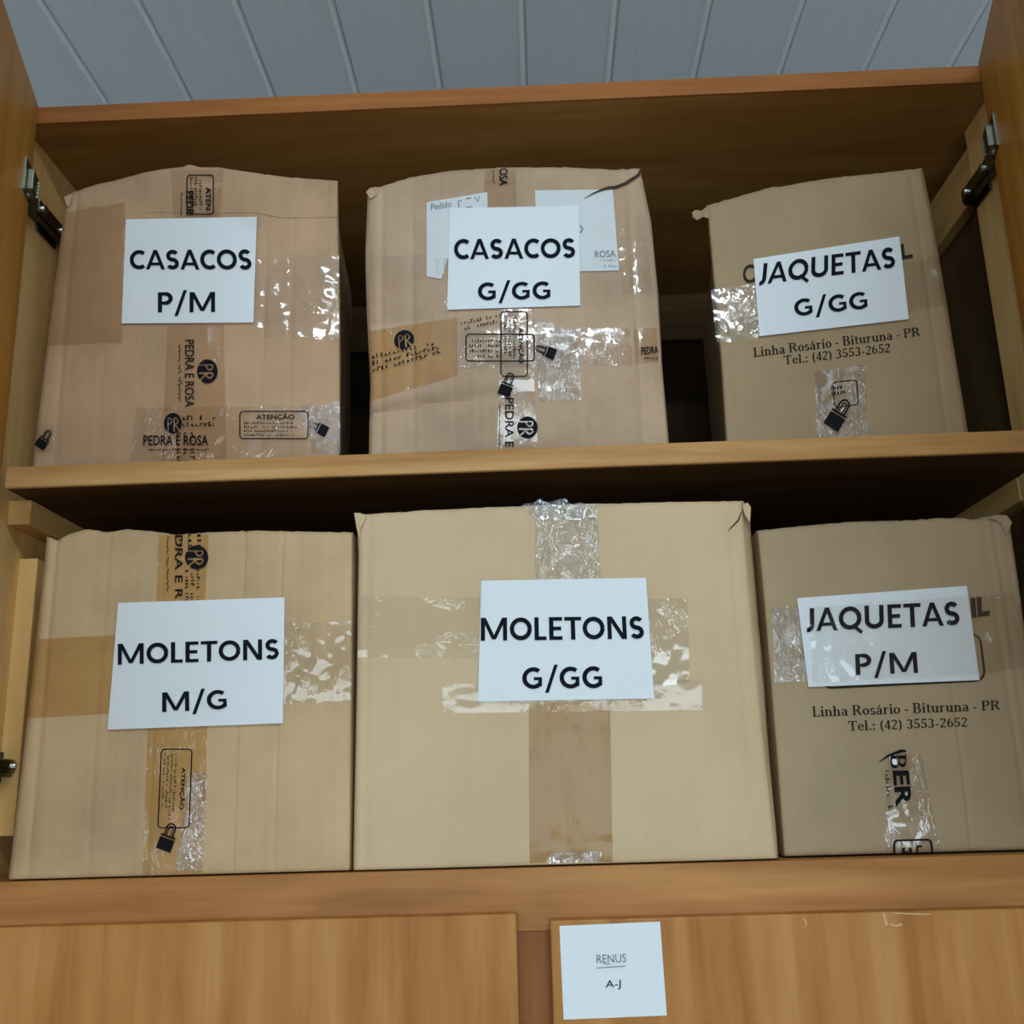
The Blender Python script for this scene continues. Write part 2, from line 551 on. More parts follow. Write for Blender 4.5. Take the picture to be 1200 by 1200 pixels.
hinge(1, WL, .878, 0.0, -.002, dL, nL)
hinge(-1, 1.305, .880, 1.281, -.004, dR, nR)
hinge(1, WL, .130, 0.0, -.002, dL, nL)
hinge(-1, 1.305, .130, 1.281, -.004, dR, nR)


# ------------------------------------------------------------------ lettering and marks in 2D
def text_2d(s, bold=0.0, spacing=1.0):
    """Outline of a line of text, bounding box normalised to 0..1 in x and y."""
    c = bpy.data.curves.new('t', 'FONT')
    c.body = s
    c.offset = bold
    c.space_character = spacing
    c.resolution_u = 3
    o = bpy.data.objects.new('t', c)
    COL.objects.link(o)
    dg = bpy.context.evaluated_depsgraph_get()
    me = o.evaluated_get(dg).to_mesh()
    v = [(p.co.x, p.co.y) for p in me.vertices]
    f = [list(p.vertices) for p in me.polygons]
    o.evaluated_get(dg).to_mesh_clear()
    bpy.data.objects.remove(o)
    bpy.data.curves.remove(c)
    x0, x1 = min(p[0] for p in v), max(p[0] for p in v)
    y0, y1 = min(p[1] for p in v), max(p[1] for p in v)
    return [((a - x0) / (x1 - x0), (b - y0) / (y1 - y0)) for a, b in v], f


def stroke(pts, wd, closed=False):
    n = len(pts)
    v, f = [], []
    for i, p in enumerate(pts):
        a = pts[i - 1] if (i > 0 or closed) else p
        b = pts[(i + 1) % n] if (i < n - 1 or closed) else p
        dx, dy = b[0] - a[0], b[1] - a[1]
        L = math.hypot(dx, dy) or 1
        k = wd[i] if isinstance(wd, (list, tuple)) else wd
        nx, ny = -dy / L * k / 2, dx / L * k / 2
        v += [(p[0] + nx, p[1] + ny), (p[0] - nx, p[1] - ny)]
    for i in range(n if closed else n - 1):
        j = (i + 1) % n
        f.append([2 * i, 2 * i + 1, 2 * j + 1, 2 * j])
    return v, f


def rect2(x0, y0, x1, y1):
    return [(x0, y0), (x1, y0), (x1, y1), (x0, y1)], [[0, 1, 2, 3]]


# bold sans capitals of the paper labels, cap height 1
def sans_glyph(c):
    S = .195

    def para(*p):
        return (list(p), [[0, 1, 2, 3]])

    def ring(cx, cy, rx, ry, a0, a1, n=22):
        return stroke([(cx + rx * math.cos(math.radians(a0 + (a1 - a0) * k / n)), cy + ry * math.sin(math.radians(a0 + (a1 - a0) * k / n))) for k in range(n + 1)], S)
    G = {
        'C': (.82, lambda: [ring(.50, .5, .37, .4025, 50, 310)]),
        'G': (1.0, lambda: [ring(.52, .5, .39, .4025, 50, 318), rect2(.74, .12, .90, .52), rect2(.54, .40, .90, .54)]),
        'O': (1.06, lambda: [ring(.53, .5, .40, .4025, 0, 360, 32)]),
        'Q': (1.08, lambda: [ring(.53, .5, .40, .4025, 0, 360, 32), para((.56, .16), (.66, .26), (1.08, -.08), (.98, -.20))]),
        'S': (.74, lambda: [ring(.37, .702, .215, .20, 30, 270), ring(.36, .298, .225, .20, 90, -150)]),
        'A': (.96, lambda: [para((.01, 0), (.19, 0), (.57, 1), (.39, 1)), para((.95, 0), (.77, 0), (.39, 1), (.57, 1)), rect2(.22, .21, .74, .35)]),
        'P': (.82, lambda: [rect2(.085, 0, .28, 1), ring(.42, .692, .255, .2255, -90, 90), rect2(.2, .84, .43, 1), rect2(.2, .385, .43, .54)]),
        '/': (.64, lambda: [para((.03, -.18), (.19, -.18), (.61, 1.1), (.45, 1.1))]),
        'M': (1.36, lambda: [rect2(.09, 0, .275, 1), rect2(1.085, 0, 1.27, 1), para((.12, 1), (.31, 1), (.77, .06), (.59, .06)), para((1.24, 1), (1.05, 1), (.59, .06), (.77, .06))]),
        'J': (.52, lambda: [rect2(.25, .24, .445, 1), ring(.14, .25, .2025, .20, 5, -95, 12)]),
        'U': (1.0, lambda: [rect2(.085, .33, .28, 1), rect2(.72, .33, .915, 1), ring(.5, .36, .3175, .2625, 180, 360)]),
        'E': (.76, lambda: [rect2(.085, 0, .28, 1), rect2(.2, 0, .68, .16), rect2(.2, .42, .63, .58), rect2(.2, .84, .68, 1)]),
        'T': (.80, lambda: [rect2(.02, .84, .78, 1), rect2(.303, 0, .498, 1)]),
        'L': (.66, lambda: [rect2(.085, 0, .28, 1), rect2(.2, 0, .62, .16)]),
        'N': (1.04, lambda: [rect2(.09, 0, .275, 1), rect2(.765, 0, .95, 1), para((.10, 1), (.31, 1), (.94, 0), (.73, 0))]),
    }
    w_, fn = G[c]
    return w_, fn()


def sans_2d(s):
    parts, xx = [], 0.0
    for c in s:
        w_, ps = sans_glyph(c)
        for v, f in ps:
            parts.append(([(a + xx, b) for a, b in v], f))
        xx += w_
    v, f = join(parts)
    x0, x1 = min(a for a, b in v), max(a for a, b in v)
    return [((a - x0) / (x1 - x0), b) for a, b in v], f


# bold serif letters, drawn as thick stems, thin bars and slabs (cap height 1, x-height .66)
def _stem(x, y0, y1, w=.17, top=True, bot=True, left_top=False):
    p = [rect2(x - w / 2, y0, x + w / 2, y1)]
    if bot:
        p.append(rect2(x - w * .95, y0, x + w * .95, y0 + .07))
    if top:
        p.append(rect2(x - w * .95, y1 - .07, x + (w / 2 if left_top else w * .95), y1))
    return p


def _arc(cx, cy, rx, ry, a0, a1, thick=.16, thin=.06, n=14):
    pts, wd = [], []
    for k in range(n + 1):
        t = math.radians(a0 + (a1 - a0) * k / n)
        pts.append((cx + rx * math.cos(t), cy + ry * math.sin(t)))
        wd.append(thin + (thick - thin) * abs(math.cos(t)))
    return [stroke(pts, wd)]


def _bar(x0, y0, x1, y1, w=.08):
    return [stroke([(x0, y0), (x1, y1)], w)]


def serif_glyph(c):
    X = .66
    G = {
        'L': (.72, lambda: _stem(.2, 0, 1) + _bar(.2, .04, .66, .04) + _bar(.64, 0, .64, .26, .07)),
        'i': (.36, lambda: _stem(.18, 0, X, left_top=True) + [rect2(.09, .80, .27, .98)]),
        'n': (.72, lambda: _stem(.18, 0, X, left_top=True) + _stem(.54, 0, .42, top=False) + _arc(.37, .40, .17, .22, 0, 150, .17)),
        'u': (.72, lambda: _stem(.18, .2, X, left_top=True, bot=False) + _stem(.54, 0, X, left_top=True) + _arc(.36, .24, .18, .2, 180, 340, .17)),
        'h': (.72, lambda: _stem(.18, 0, 1, left_top=True) + _stem(.54, 0, .42, top=False) + _arc(.37, .40, .17, .22, 0, 150, .17)),
        'a': (.64, lambda: _stem(.46, 0, .48, top=False) + _arc(.30, .46, .16, .17, 0, 160, .15) + _arc(.28, .19, .17, .16, 40, 330, .14)),
        'R': (.92, lambda: _stem(.22, 0, 1) + _arc(.45, .74, .22, .22, -90, 90, .18) + _bar(.2, .965, .46, .965) + _bar(.2, .52, .46, .52) + _bar(.48, .5, .80, .03, .17)),
        'o': (.64, lambda: _arc(.32, .33, .21, .29, 0, 360, .17)),
        's': (.52, lambda: _arc(.26, .47, .15, .14, 20, 250, .15, .09) + _arc(.26, .18, .16, .14, 90, -160, .15, .09)),
        'r': (.54, lambda: _stem(.18, 0, X, left_top=True) + _arc(.36, .46, .13, .15, 40, 160, .12, .10)),
        '-': (.42, lambda: [rect2(.07, .27, .35, .38)]),
        'B': (.84, lambda: _stem(.22, 0, 1) + _arc(.44, .755, .19, .21, -90, 90, .17) + _arc(.46, .27, .23, .24, -90, 90, .18) + _bar(.2, .965, .45, .965) + _bar(.2, .53, .47, .53) + _bar(.2, .035, .47, .035)),
        't': (.44, lambda: [rect2(.12, .1, .28, .84)] + _bar(.04, .62, .40, .62) + _arc(.30, .14, .10, .11, 180, 330, .14)),
        'P': (.78, lambda: _stem(.22, 0, 1) + _arc(.44, .74, .24, .23, -90, 90, .18) + _bar(.2, .965, .45, .965) + _bar(.2, .5, .45, .5)),
        'T': (.86, lambda: _stem(.43, 0, 1, top=False) + _bar(.06, .96, .80, .96) + _bar(.09, 1, .09, .74, .07) + _bar(.77, 1, .77, .74, .07)),
        'e': (.58, lambda: _arc(.29, .33, .20, .29, 5, 325, .16) + _bar(.12, .36, .48, .36, .06)),
        'l': (.36, lambda: _stem(.18, 0, 1, left_top=True)),
        '.': (.30, lambda: [rect2(.06, 0, .24, .17)]),
        ':': (.34, lambda: [rect2(.08, 0, .26, .17), rect2(.08, .45, .26, .62)]),
        '(': (.42, lambda: _arc(.46, .40, .28, .62, 115, 245, .15, .04)),
        ')': (.42, lambda: _arc(-.04, .40, .28, .62, -65, 65, .15, .04)),
        '4': (.62, lambda: [rect2(.34, 0, .50, .98)] + _bar(.05, .28, .58, .28, .10) + _bar(.07, .30, .42, .96, .07)),
        '2': (.62, lambda: _arc(.30, .72, .18, .23, 160, -20, .16, .08) + _bar(.46, .62, .10, .10, .10) + _bar(.06, .07, .54, .07, .13)),
        '3': (.62, lambda: _arc(.29, .74, .16, .21, 160, -90, .15, .07) + _arc(.28, .27, .19, .23, 90, -160, .16, .07)),
        '5': (.62, lambda: _bar(.14, .93, .52, .93, .13) + _bar(.15, .95, .12, .52, .07) + _arc(.28, .32, .20, .26, 130, -160, .16, .07)),
        '6': (.62, lambda: _arc(.31, .31, .19, .27, 0, 360, .15, .06) + _arc(.46, .40, .34, .55, 110, 180, .14, .06)),
        ' ': (.30, lambda: []),
    }
    if c == 'á':
        wdt, parts = serif_glyph('a')
        return wdt, parts + _bar(.26, .74, .42, .94, .10)
    wdt, fn = G[c]
    return wdt, fn()


def serif_2d(s):
    parts, xx = [], 0.0
    for c in s:
        wdt, ps = serif_glyph(c)
        for v, f in ps:
            parts.append(([(a + xx, b) for a, b in v], f))
        xx += wdt
    v, f = join(parts)
    return [(a / xx, b) for a, b in v], f


def in_quad(shape, q):
    """Place a 0..1 shape into the pixel quad TL, TR, BR, BL."""
    TL, TR, BR, BL = q
    v = []
    for a, b in shape[0]:
        v.append(tuple((1 - a) * (1 - b) * BL[i] + a * (1 - b) * BR[i] + a * b * TR[i] + (1 - a) * b * TL[i] for i in (0, 1)))
    return v, shape[1]


def down(x0, y0, x1, y1):
    """Quad for text that reads downwards inside the pixel box."""
    return [(x1, y0), (x1, y1), (x0, y1), (x0, y0)]


def flat(x0, y0, x1, y1):
    return [(x0, y0), (x1, y0), (x1, y1), (x0, y1)]


def fine_lines(q, n, seed, fill=.5, ragged=.25):
    """Print too small to read: rows of tiny upright strokes."""
    rnd = random.Random(seed)
    parts = []
    W = math.dist(q[0], q[1])
    H = math.dist(q[0], q[3]) / n
    step = .48 * H * fill / .5 / W
    for i in range(n):
        y1 = 1 - (i + .25) / n
        y0 = 1 - (i + .25 + fill) / n
        x, end = 0.0, 1 - rnd.random() * ragged
        while x < end:
            if rnd.random() < .16:
                x += step
                continue
            w_ = step * rnd.uniform(.35, .75)
            a, b = y0, y1
            if rnd.random() < .5:
                b = y0 + (y1 - y0) * rnd.uniform(.55, .8)
            parts.append(rect2(x, a, x + w_ * .6, b))
            if rnd.random() < .6:
                yy = rnd.choice((a, b - (b - a) * .25))
                parts.append(rect2(x, yy, x + step * .8, yy + (b - a) * .25))
            x += step
    return in_quad(join(parts), q)


def script_line(q, seed, waves=16):
    """Fine joined handwriting, too small to read: a looping line in three words."""
    rnd = random.Random(seed)
    parts = []
    for a0, a1 in ((0, .30), (.36, .52), (.57, 1.0)):
        pts = []
        n = max(6, int(waves * (a1 - a0) * 9))
        for k in range(n + 1):
            t = k / n
            ph = t * waves * (a1 - a0) * 2 * math.pi
            pts.append((a0 + (a1 - a0) * t - .012 * math.cos(ph), .42 + .26 * math.sin(ph) * (.6 + .4 * math.sin(ph * .37 + seed)) + (.3 if rnd.random() < .06 else 0)))
        parts.append(stroke(in_quad((pts, []), q)[0], .75))
    return join(parts)


def round_frame(q, wpx=1.3, rad=.12):
    asp = math.dist(q[0], q[1]) / max(1e-6, math.dist(q[0], q[3]))
    rx, ry = (rad, rad * asp) if asp < 1 else (rad / asp, rad)
    pts = []
    for cx, cy, a0 in ((1 - rx, 1 - ry, 0), (rx, 1 - ry, 90), (rx, ry, 180), (1 - rx, ry, 270)):
        for k in range(5):
            t = math.radians(a0 + 22.5 * k)
            pts.append((cx + rx * math.cos(t), cy + ry * math.sin(t)))
    # extra points on the long runs so that the line follows a bulging face
    dense = []
    for i, p in enumerate(pts):
        qn = pts[(i + 1) % len(pts)]
        k = 6 if math.dist(p, qn) > .2 else 1
        for j in range(k):
            dense.append((p[0] + (qn[0] - p[0]) * j / k, p[1] + (qn[1] - p[1]) * j / k))
    return stroke(in_quad((dense, []), q)[0], wpx, True)


def seal(q, turned=False, keep=1.0):
    """Round emblem: black disc with a cut line and a pale P and R left open."""
    N = 34
    v, f, idx = [], [], {}

    def inside(a, b):
        x_, y_ = a * 2 - 1, b * 2 - 1
        if x_ * x_ + y_ * y_ > 1:
            return False
        if turned:
            x_, y_ = x_, y_
        # P: stem and bowl; R: stem, bowl and leg
        for ox in (-.52, .16):
            if abs(x_ - ox) < .075 and -.85 < y_ < .55:
                return False
            r = math.hypot((x_ - ox - .02) / .42, (y_ - .22) / .36)
            if .72 < r < 1.08 and x_ > ox:
                return False
        if x_ > .2 and abs((y_ + .15) + 1.3 * (x_ - .28)) < .13 and y_ < -.1:
            return False
        return True
    for i in range(N):
        for j in range(N):
            if inside((i + .5) / N, (j + .5) / N) and (j + .5) / N <= keep:
                q4 = []
                for di, dj in ((0, 0), (1, 0), (1, 1), (0, 1)):
                    k = (i + di, j + dj)
                    if k not in idx:
                        idx[k] = len(v)
                        v.append((k[0] / N, k[1] / N))
                    q4.append(idx[k])
                f.append(q4)
    return in_quad((v, f), q)


def padlock(cx, cy, s, ang):
    ca, sa = math.cos(ang), math.sin(ang)

    def T(p):
        return (cx + s * (p[0] * ca - p[1] * sa), cy + s * (p[0] * sa + p[1] * ca))
    parts = []
    v, f = rect2(-.5, -.02, .5, .8)
    parts.append(([T(p) for p in v], f))
    v, f = rect2(-.5, -.22, .5, -.10)
    parts.append(([T(p) for p in v], f))
    pts = [(-.28, -.2), (-.28, -.75)] + [(.28 * math.cos(math.radians(a)), -.75 - .28 * math.sin(math.radians(a))) for a in range(180, -1, -30)] + [(.28, -.2)]
    parts.append(stroke([T(p) for p in pts], s * .10))
    pts = [(-.14, -.2), (-.14, -.72)] + [(.14 * math.cos(math.radians(a)), -.72 - .14 * math.sin(math.radians(a))) for a in range(180, -1, -45)] + [(.14, -.2)]
    parts.append(stroke([T(p) for p in pts], s * .07))
    return join(parts)


# ------------------------------------------------------------------ boxes
def interp(poly, t):
    """Point on a polyline at relative arc length t."""
    L = [0.0]
    for a, b in zip(poly, poly[1:]):
        L.append(L[-1] + math.dist(a, b))
    t = max(0.0, min(1.0, t)) * L[-1]
    for i in range(len(poly) - 1):
        if t <= L[i + 1] + 1e-9:
            k = (t - L[i]) / max(1e-9, L[i + 1] - L[i])
            return (poly[i][0] + (poly[i + 1][0] - poly[i][0]) * k, poly[i][1] + (poly[i + 1][1] - poly[i][1]) * k)
    return poly[-1]


class Carton:
    def __init__(s, key, label, mat, y0, zf, top, right, left, depth, bulge=.006, wave=.0015, creases=(), lean=0.0, sag=None, back=(0.0, 0.0), flare=None):
        s.back, s.flare = back, flare
        s.key, s.y0, s.zf, s.mat, s.bulge, s.wave, s.creases, s.lean, s.sag = key, y0, zf, mat, bulge, wave, creases, lean, sag
        # lower corners stand on the shelf whatever hides them
        def foot(poly):
            u, v = poly[-1]
            p = on_y(u, v, y0)
            return poly[:-1] + [project((p.x, y0, zf))]
        s.right, s.left, s.top = foot(right), foot(left), top
        ctr = [on_y(*p, y0) for p in (top[0], top[-1], s.right[-1], s.left[-1])]
        s.x0 = (ctr[0].x + ctr[3].x) / 2
        s.x1 = (ctr[1].x + ctr[2].x) / 2
        s.z1 = (ctr[0].z + ctr[1].z) / 2
        s.root = thing('cardboard_box', ((s.x0 + s.x1) / 2, y0 + depth / 2, zf), label, 'box', 'cardboard boxes in the cupboard')
        s.depth = depth
        s.build()

    def b(s, x, z):
        """How far the front face stands out of its plane at (x, z)."""
        a = max(0, min(1, (x - s.x0) / (s.x1 - s.x0)))
        c = max(0, min(1, (z - s.zf) / (s.z1 - s.zf)))
        r = s.bulge * (16 * a * (1 - a) * c * (1 - c)) ** .7
        r += s.wave * noise.noise((x * 9, z * 9, ord(s.key) * 3.1)) * min(1, 12 * min(a, 1 - a, c + .1, 1 - c))
        r += s.lean * c
        for (ca, wd, dp) in s.creases:
            r -= dp * math.exp(-((a - ca) * (s.x1 - s.x0) / wd) ** 2)
        if s.sag:
            r += s.sag(a, c)
        return r

    def at(s, u, v, off=0.0):
        d = ray(u, v)
        y = s.y0
        for _ in range(5):
            p = CAM + d * ((y - CAM.y) / d.y)
            y = s.y0 - s.b(p.x, p.z) - off
        p = CAM + d * ((y - CAM.y) / d.y)
        p.z = max(p.z, s.zf + .0012)
        return p

    def coons(s, a, c):
        T, B0, B1 = interp(s.top, a), s.left[-1], s.right[-1]
        Bt = (B0[0] + (B1[0] - B0[0]) * a, B0[1] + (B1[1] - B0[1]) * a)
        Lp, Rp = interp(s.left, 1 - c), interp(s.right, 1 - c)
        P00, P10, P01, P11 = B0, B1, s.top[0], s.top[-1]
        return tuple((1 - a) * Lp[i] + a * Rp[i] + (1 - c) * Bt[i] + c * T[i]
                     - ((1 - a) * (1 - c) * P00[i] + a * (1 - c) * P10[i] + (1 - a) * c * P01[i] + a * c * P11[i]) for i in (0, 1))

    def build(s):
        W, H = s.x1 - s.x0, s.z1 - s.zf
        def params(L, n, extra=()):
            r = .006
            e = [0, .3 * r / L, .65 * r / L, r / L]
            mid = [r / L + (1 - 2 * r / L) * k / n for k in range(1, n)]
            allp = set(e + [1 - q for q in e] + mid)
            for ca, wd, dp in extra:
                for k in (-1.6, -.8, 0, .8, 1.6):
                    allp.add(min(1, max(0, ca + k * wd / L)))
            return sorted(allp)
        A = params(W, 60, s.creases)
        C = params(H, 56)
        rad = .006
        V, F, idx = [], [], {}
        for j, c in enumerate(C):
            for i, a in enumerate(A):
                u, v = s.coons(a, c)
                if c == 1:
                    v += .9 * noise.noise((u * .22, s.y0, 3)) + .5 * noise.noise((u * .7, 4, 3))
                p = s.at(u, v)
                dx = min(a, 1 - a) * W
                dz = min(c, 1 - c) * H
                dd = 0
                for q in (dx, dz):
                    if q < rad:
                        dd += rad - math.sqrt(max(0, rad * rad - (rad - q) ** 2))
                d = ray(u, v)
                p = CAM + d * ((p.y + dd - CAM.y) / d.y)
                if p.z < s.zf + .0008:
                    p.z = s.zf + .0008
                idx[i, j] = len(V)
                V.append(p)
        nA, nC = len(A), len(C)
        for j in range(nC - 1):
            for i in range(nA - 1):
                F.append([idx[i, j], idx[i + 1, j], idx[i + 1, j + 1], idx[i, j + 1]])
        loop = [(i, 0) for i in range(nA)] + [(nA - 1, j) for j in range(1, nC)] + [(i, nC - 1) for i in range(nA - 2, -1, -1)] + [(0, j) for j in range(nC - 2, 0, -1)]
        prev = [idx[k] for k in loop]
        xa, xb = s.x0 + .003 + s.back[0], s.x1 - .003 + s.back[1]
        zt = max(s.zf + .1, min(on_y(*s.top[0], s.y0).z, on_y(*s.top[-1], s.y0).z) - .004)
        first = [V[k].copy() for k in prev]
        ys = [.004, .03, .08, .15, .25, s.depth]
        for yy in ys:
            t = (yy / s.depth) ** .6
            cur = []
            for k, (i, j) in enumerate(loop):
                a, c = A[i], C[j]
                tgt = Vector((xa + (xb - xa) * a, 0, s.zf + .0008 + (zt - s.zf) * c))
                if s.flare and i == nA - 1:
                    fu, fv = interp(s.flare, 1 - c)
                    tgt.x = on_y(fu, fv, s.y0 + .03).x
                p = first[k].lerp(tgt, min(1, t * 5) if (s.flare and i == nA - 1) else t)
                p.y = first[k].y + (s.y0 + s.depth - first[k].y) * (yy / s.depth)
                p.z = max(p.z, s.zf + .0008)
                if j not in (0, nC - 1):
                    p.x += .0012 * noise.noise((yy * 14, C[j] * 5, ord(s.key) + i))
                cur.append(len(V))
                V.append(p)
            n = len(loop)
            for k in range(n):
                F.append([prev[(k + 1) % n], prev[k], cur[k], cur[(k + 1) % n]])
            prev = cur
        F.append(prev[::-1])
        s.body = link('carton', V, F, s.mat, s.root, True)
        s.body.data.set_sharp_from_angle(angle=math.radians(27))

    # -- things stuck on the front face
    def sheet(s, name, poly, mat, off, nx=14, ny=12, wrinkle=0.0, parent=None, curl=None, freq=60, edge=0.0):
        """A sheet following the face inside the pixel quad TL, TR, BR, BL."""
        V, F = [], []
        for j in range(ny + 1):
            for i in range(nx + 1):
                a, c = i / nx, j / ny
                (u, v), = in_quad(([(a, c)], []), poly)[0]
                if edge and (i in (0, nx) or j in (0, ny)):
                    u += edge * noise.noise((u * .35, v * .35, 1.7))
                    v += edge * noise.noise((u * .35, v * .35, 9.2))
                o_ = off
                if wrinkle:
                    p = s.at(u, v)
                    o_ += wrinkle * (abs(noise.noise((p.x * freq, p.z * freq * .6, 5.5))) + .6 * abs(noise.noise((p.x * freq * 2.3, p.z * freq * 1.7, 2.5))))
                if curl:
                    o_ += curl(a, c)
                V.append(s.at(u, v, o_))
        for j in range(ny):
            for i in range(nx):
                k = j * (nx + 1) + i
                F.append([k, k + 1, k + nx + 2, k + nx + 1])
        return link(name, V, F, mat, parent or s.root, True)

    def poly_sheet(s, name, pts, mat, off, parent=None):
        V = [s.at(u, v, off) for u, v in pts]
        return link(name, V, [list(range(len(pts)))[::-1]], mat, parent or s.root)

    def ink(s, name, shapes, mat, off, parent=None):
        for v, f in shapes:
            link(name, [s.at(a, b, off) for a, b in v], f, mat, parent or s.root)

    def label(s, quad, words, corner=None, mat=None):
        q = s.sheet('paper_label', quad, M['paper'], .0032, 20, 16, curl=corner)
        for t_, qq in words:
            v, f = in_quad(sans_2d(t_), qq)
            link('lettering', [s.at(a, b, .0044) for a, b in v], f, M['ink'], q)
        return q


UPZ = ZS
b1 = Carton('1', 'rosy brown cardboard box with domed top, its paper reading CASACOS P/M', M['card1'], .022, UPZ,
            [(78, 229), (90, 224), (110, 217), (145, 209), (165, 203), (185, 199), (215, 195.5), (223, 192), (231, 196), (255, 196), (300, 203), (340, 208), (396, 212)],
            [(396, 212), (398, 330), (399, 440), (398, 533)], [(78, 229), (66, 320), (52, 430), (38, 546)], .32,
            bulge=.012, wave=.003, creases=((.055, .004, .0015), (.75, .003, .001), (.84, .003, .001)), back=(.02, -.040))
b2 = Carton('2', 'bulging crumpled cardboard box with torn corner, its paper reading CASACOS G/GG', M['card2'], .045, UPZ,
            [(431, 223), (445, 219), (480, 208), (530, 200), (590, 196.5), (660, 196), (720, 199), (750, 197)],
            [(750, 197), (763, 260), (771, 340), (776, 430), (784, 517)], [(431, 223), (428, 300), (430, 370), (434, 450), (432, 531)], .44,
            bulge=.030, wave=.006, creases=((.05, .004, .002), (.16, .004, .0018), (.93, .004, .002), (.30, .003, .001)),
            sag=lambda a, c: -.011 * math.exp(-((c - .17 - .06 * a) / .02) ** 2) * max(0, 1 - a * 1.5))
b3 = Carton('3', 'leaning grey-brown cardboard box with phone number, its paper reading JAQUETAS G/GG', M['card3'], .035, UPZ,
            [(828, 241), (870, 229), (905, 219), (915, 219), (940, 214), (980, 208), (1040, 202), (1080, 197)],
            [(1080, 197), (1090, 245), (1106, 340), (1134, 505)], [(828, 241), (836, 330), (845, 430), (850, 514)], .42,
            bulge=.006, wave=.0015, creases=((.06, .003, .001), (.93, .003, .0012)), back=(.055, .052))
b4 = Carton('4', 'sandy cardboard box creased in vertical lines, its paper reading MOLETONS M/G', M['card4'], .006, .001,
            [(55, 629), (62, 631), (68, 634), (76, 628), (90, 623), (105, 620), (125, 624), (150, 620), (190, 624), (207, 627), (240, 624), (300, 622), (414, 624)],
            [(414, 624), (413, 800), (411, 1018)], [(55, 629), (46, 720), (30, 860), (10, 1029)], .46,
            bulge=.005, wave=.002, creases=((.045, .004, .002), (.40, .002, .0009), (.655, .002, .0012), (.775, .002, .0014), (.22, .003, .0007)))
b5 = Carton('5', 'wide pale cardboard box, largest of all, its paper reading MOLETONS G/GG', M['card5'], .004, .001,
            [(418, 602), (424, 603), (500, 598), (640, 592), (760, 589), (870, 587)],
            [(870, 587), (880, 700), (897, 880), (911, 1003)], [(418, 602), (420, 650), (418, 800), (414, 1018)], .48,
            bulge=.004, wave=.0015, creases=((.03, .004, .0012), (.96, .004, .0012)),
            flare=[(880, 590), (884, 640), (889, 700), (901, 850), (912, 1003)])
b6 = Carton('6', 'olive-brown cardboard box with phone number, its paper reading JAQUETAS P/M', M['card6'], .034, .001,
            [(886.5, 621.5), (940, 616), (1000, 611), (1060, 610), (1100, 607), (1128, 607), (1140, 609), (1160, 605), (1176, 604), (1183, 612)],
            [(1183, 612), (1193, 680), (1203, 760), (1227, 1000)], [(886.5, 622), (894, 700), (908, 870), (918, 1004)], .44,
            bulge=.005, wave=.002, creases=((.70, .002, .0012), (.92, .003, .0012), (.96, .003, .001)))

# ---- box 1
b1.label([(147.5, 257), (301, 254), (297, 378), (142.5, 379)],
         [('CASACOS', [(152, 293), (294, 292), (295, 316), (152, 315.5)]), ('P/M', [(185, 342.5), (252, 342), (252, 365.5), (185, 366)])],
         corner=lambda a, c: .012 * max(0, a + c - 1.80) ** 1.2 * 5 + .003 * max(0, c - a - .85) * 6)
t = b1.sheet('tape', [(200, 197), (262, 199), (258, 256), (203, 256)], M['tape_tan'], .0028, 10, 14, .0006)
b1.ink('tape_print', [round_frame(flat(219, 205, 250, 251)), fine_lines(down(222, 208, 238, 249), 3, 4, .6),
                      in_quad(text_2d('ATEN', .02), down(241, 219, 247, 246)), script_line(down(210, 226, 215, 253), 2, 5),
                      in_quad(text_2d('PEDR', .02), down(218, 224, 227, 252))], M['print'], .0042, t)
t = b1.sheet('tape', [(196, 380), (262, 380), (266, 540), (190, 542)], M['tape_tan'], .0009, 12, 26, .0008)
b1.ink('tape_print', [in_quad(text_2d('PEDRA E ROSA', .012), down(216.5, 398, 227.5, 477)), script_line(down(207, 403, 214, 471), 5, 13),
                      seal(down(231, 421, 255, 449))], M['print'], .0022, t)
t = b1.sheet('tape', [(160, 478), (398, 474), (398, 534), (152, 540)], M['tape_clear'], .0016, 40, 12, .0010)
b1.ink('tape_print', [seal(flat(192, 484, 213, 508)), in_quad(text_2d('PEDRA E ROSA', .014), flat(168, 510, 244, 522)),
                      script_line(flat(174, 524, 244, 530), 6, 15), fine_lines(flat(214, 485, 252, 500), 2, 11, .7, .1),
                      fine_lines(down(206, 507, 230, 540), 3, 12, .6, .1),
                      round_frame(flat(281, 482, 361, 514)), in_quad(text_2d('ATENÇÃO', .02), flat(300, 484.5, 345, 492.5)),
                      fine_lines(flat(286, 493, 347, 512), 4, 13, .55), padlock(374, 502, 13, -1.1)], M['print'], .0026, t)
t = b1.sheet('tape', [(300, 298), (397, 300), (397, 398), (297, 396)], M['tape_film'], .0008, 30, 30, .0022, freq=38)
t = b1.sheet('tape', [(350, 480), (398, 470), (399, 530), (366, 532)], M['tape_milky'], .0014, 16, 18, .0018)
t = b1.sheet('tape', [(74, 250), (146, 236), (142, 402), (57, 405)], M['tape_tan'], .0007, 16, 22, .0006, edge=4)
t = b1.sheet('tape', [(42, 500), (66, 498), (62, 530), (40, 532)], M['tape_clear'], .0012, 5, 5, .0004)
b1.ink('tape_print', [padlock(51, 516, 13, .6)], M['print'], .002, t)


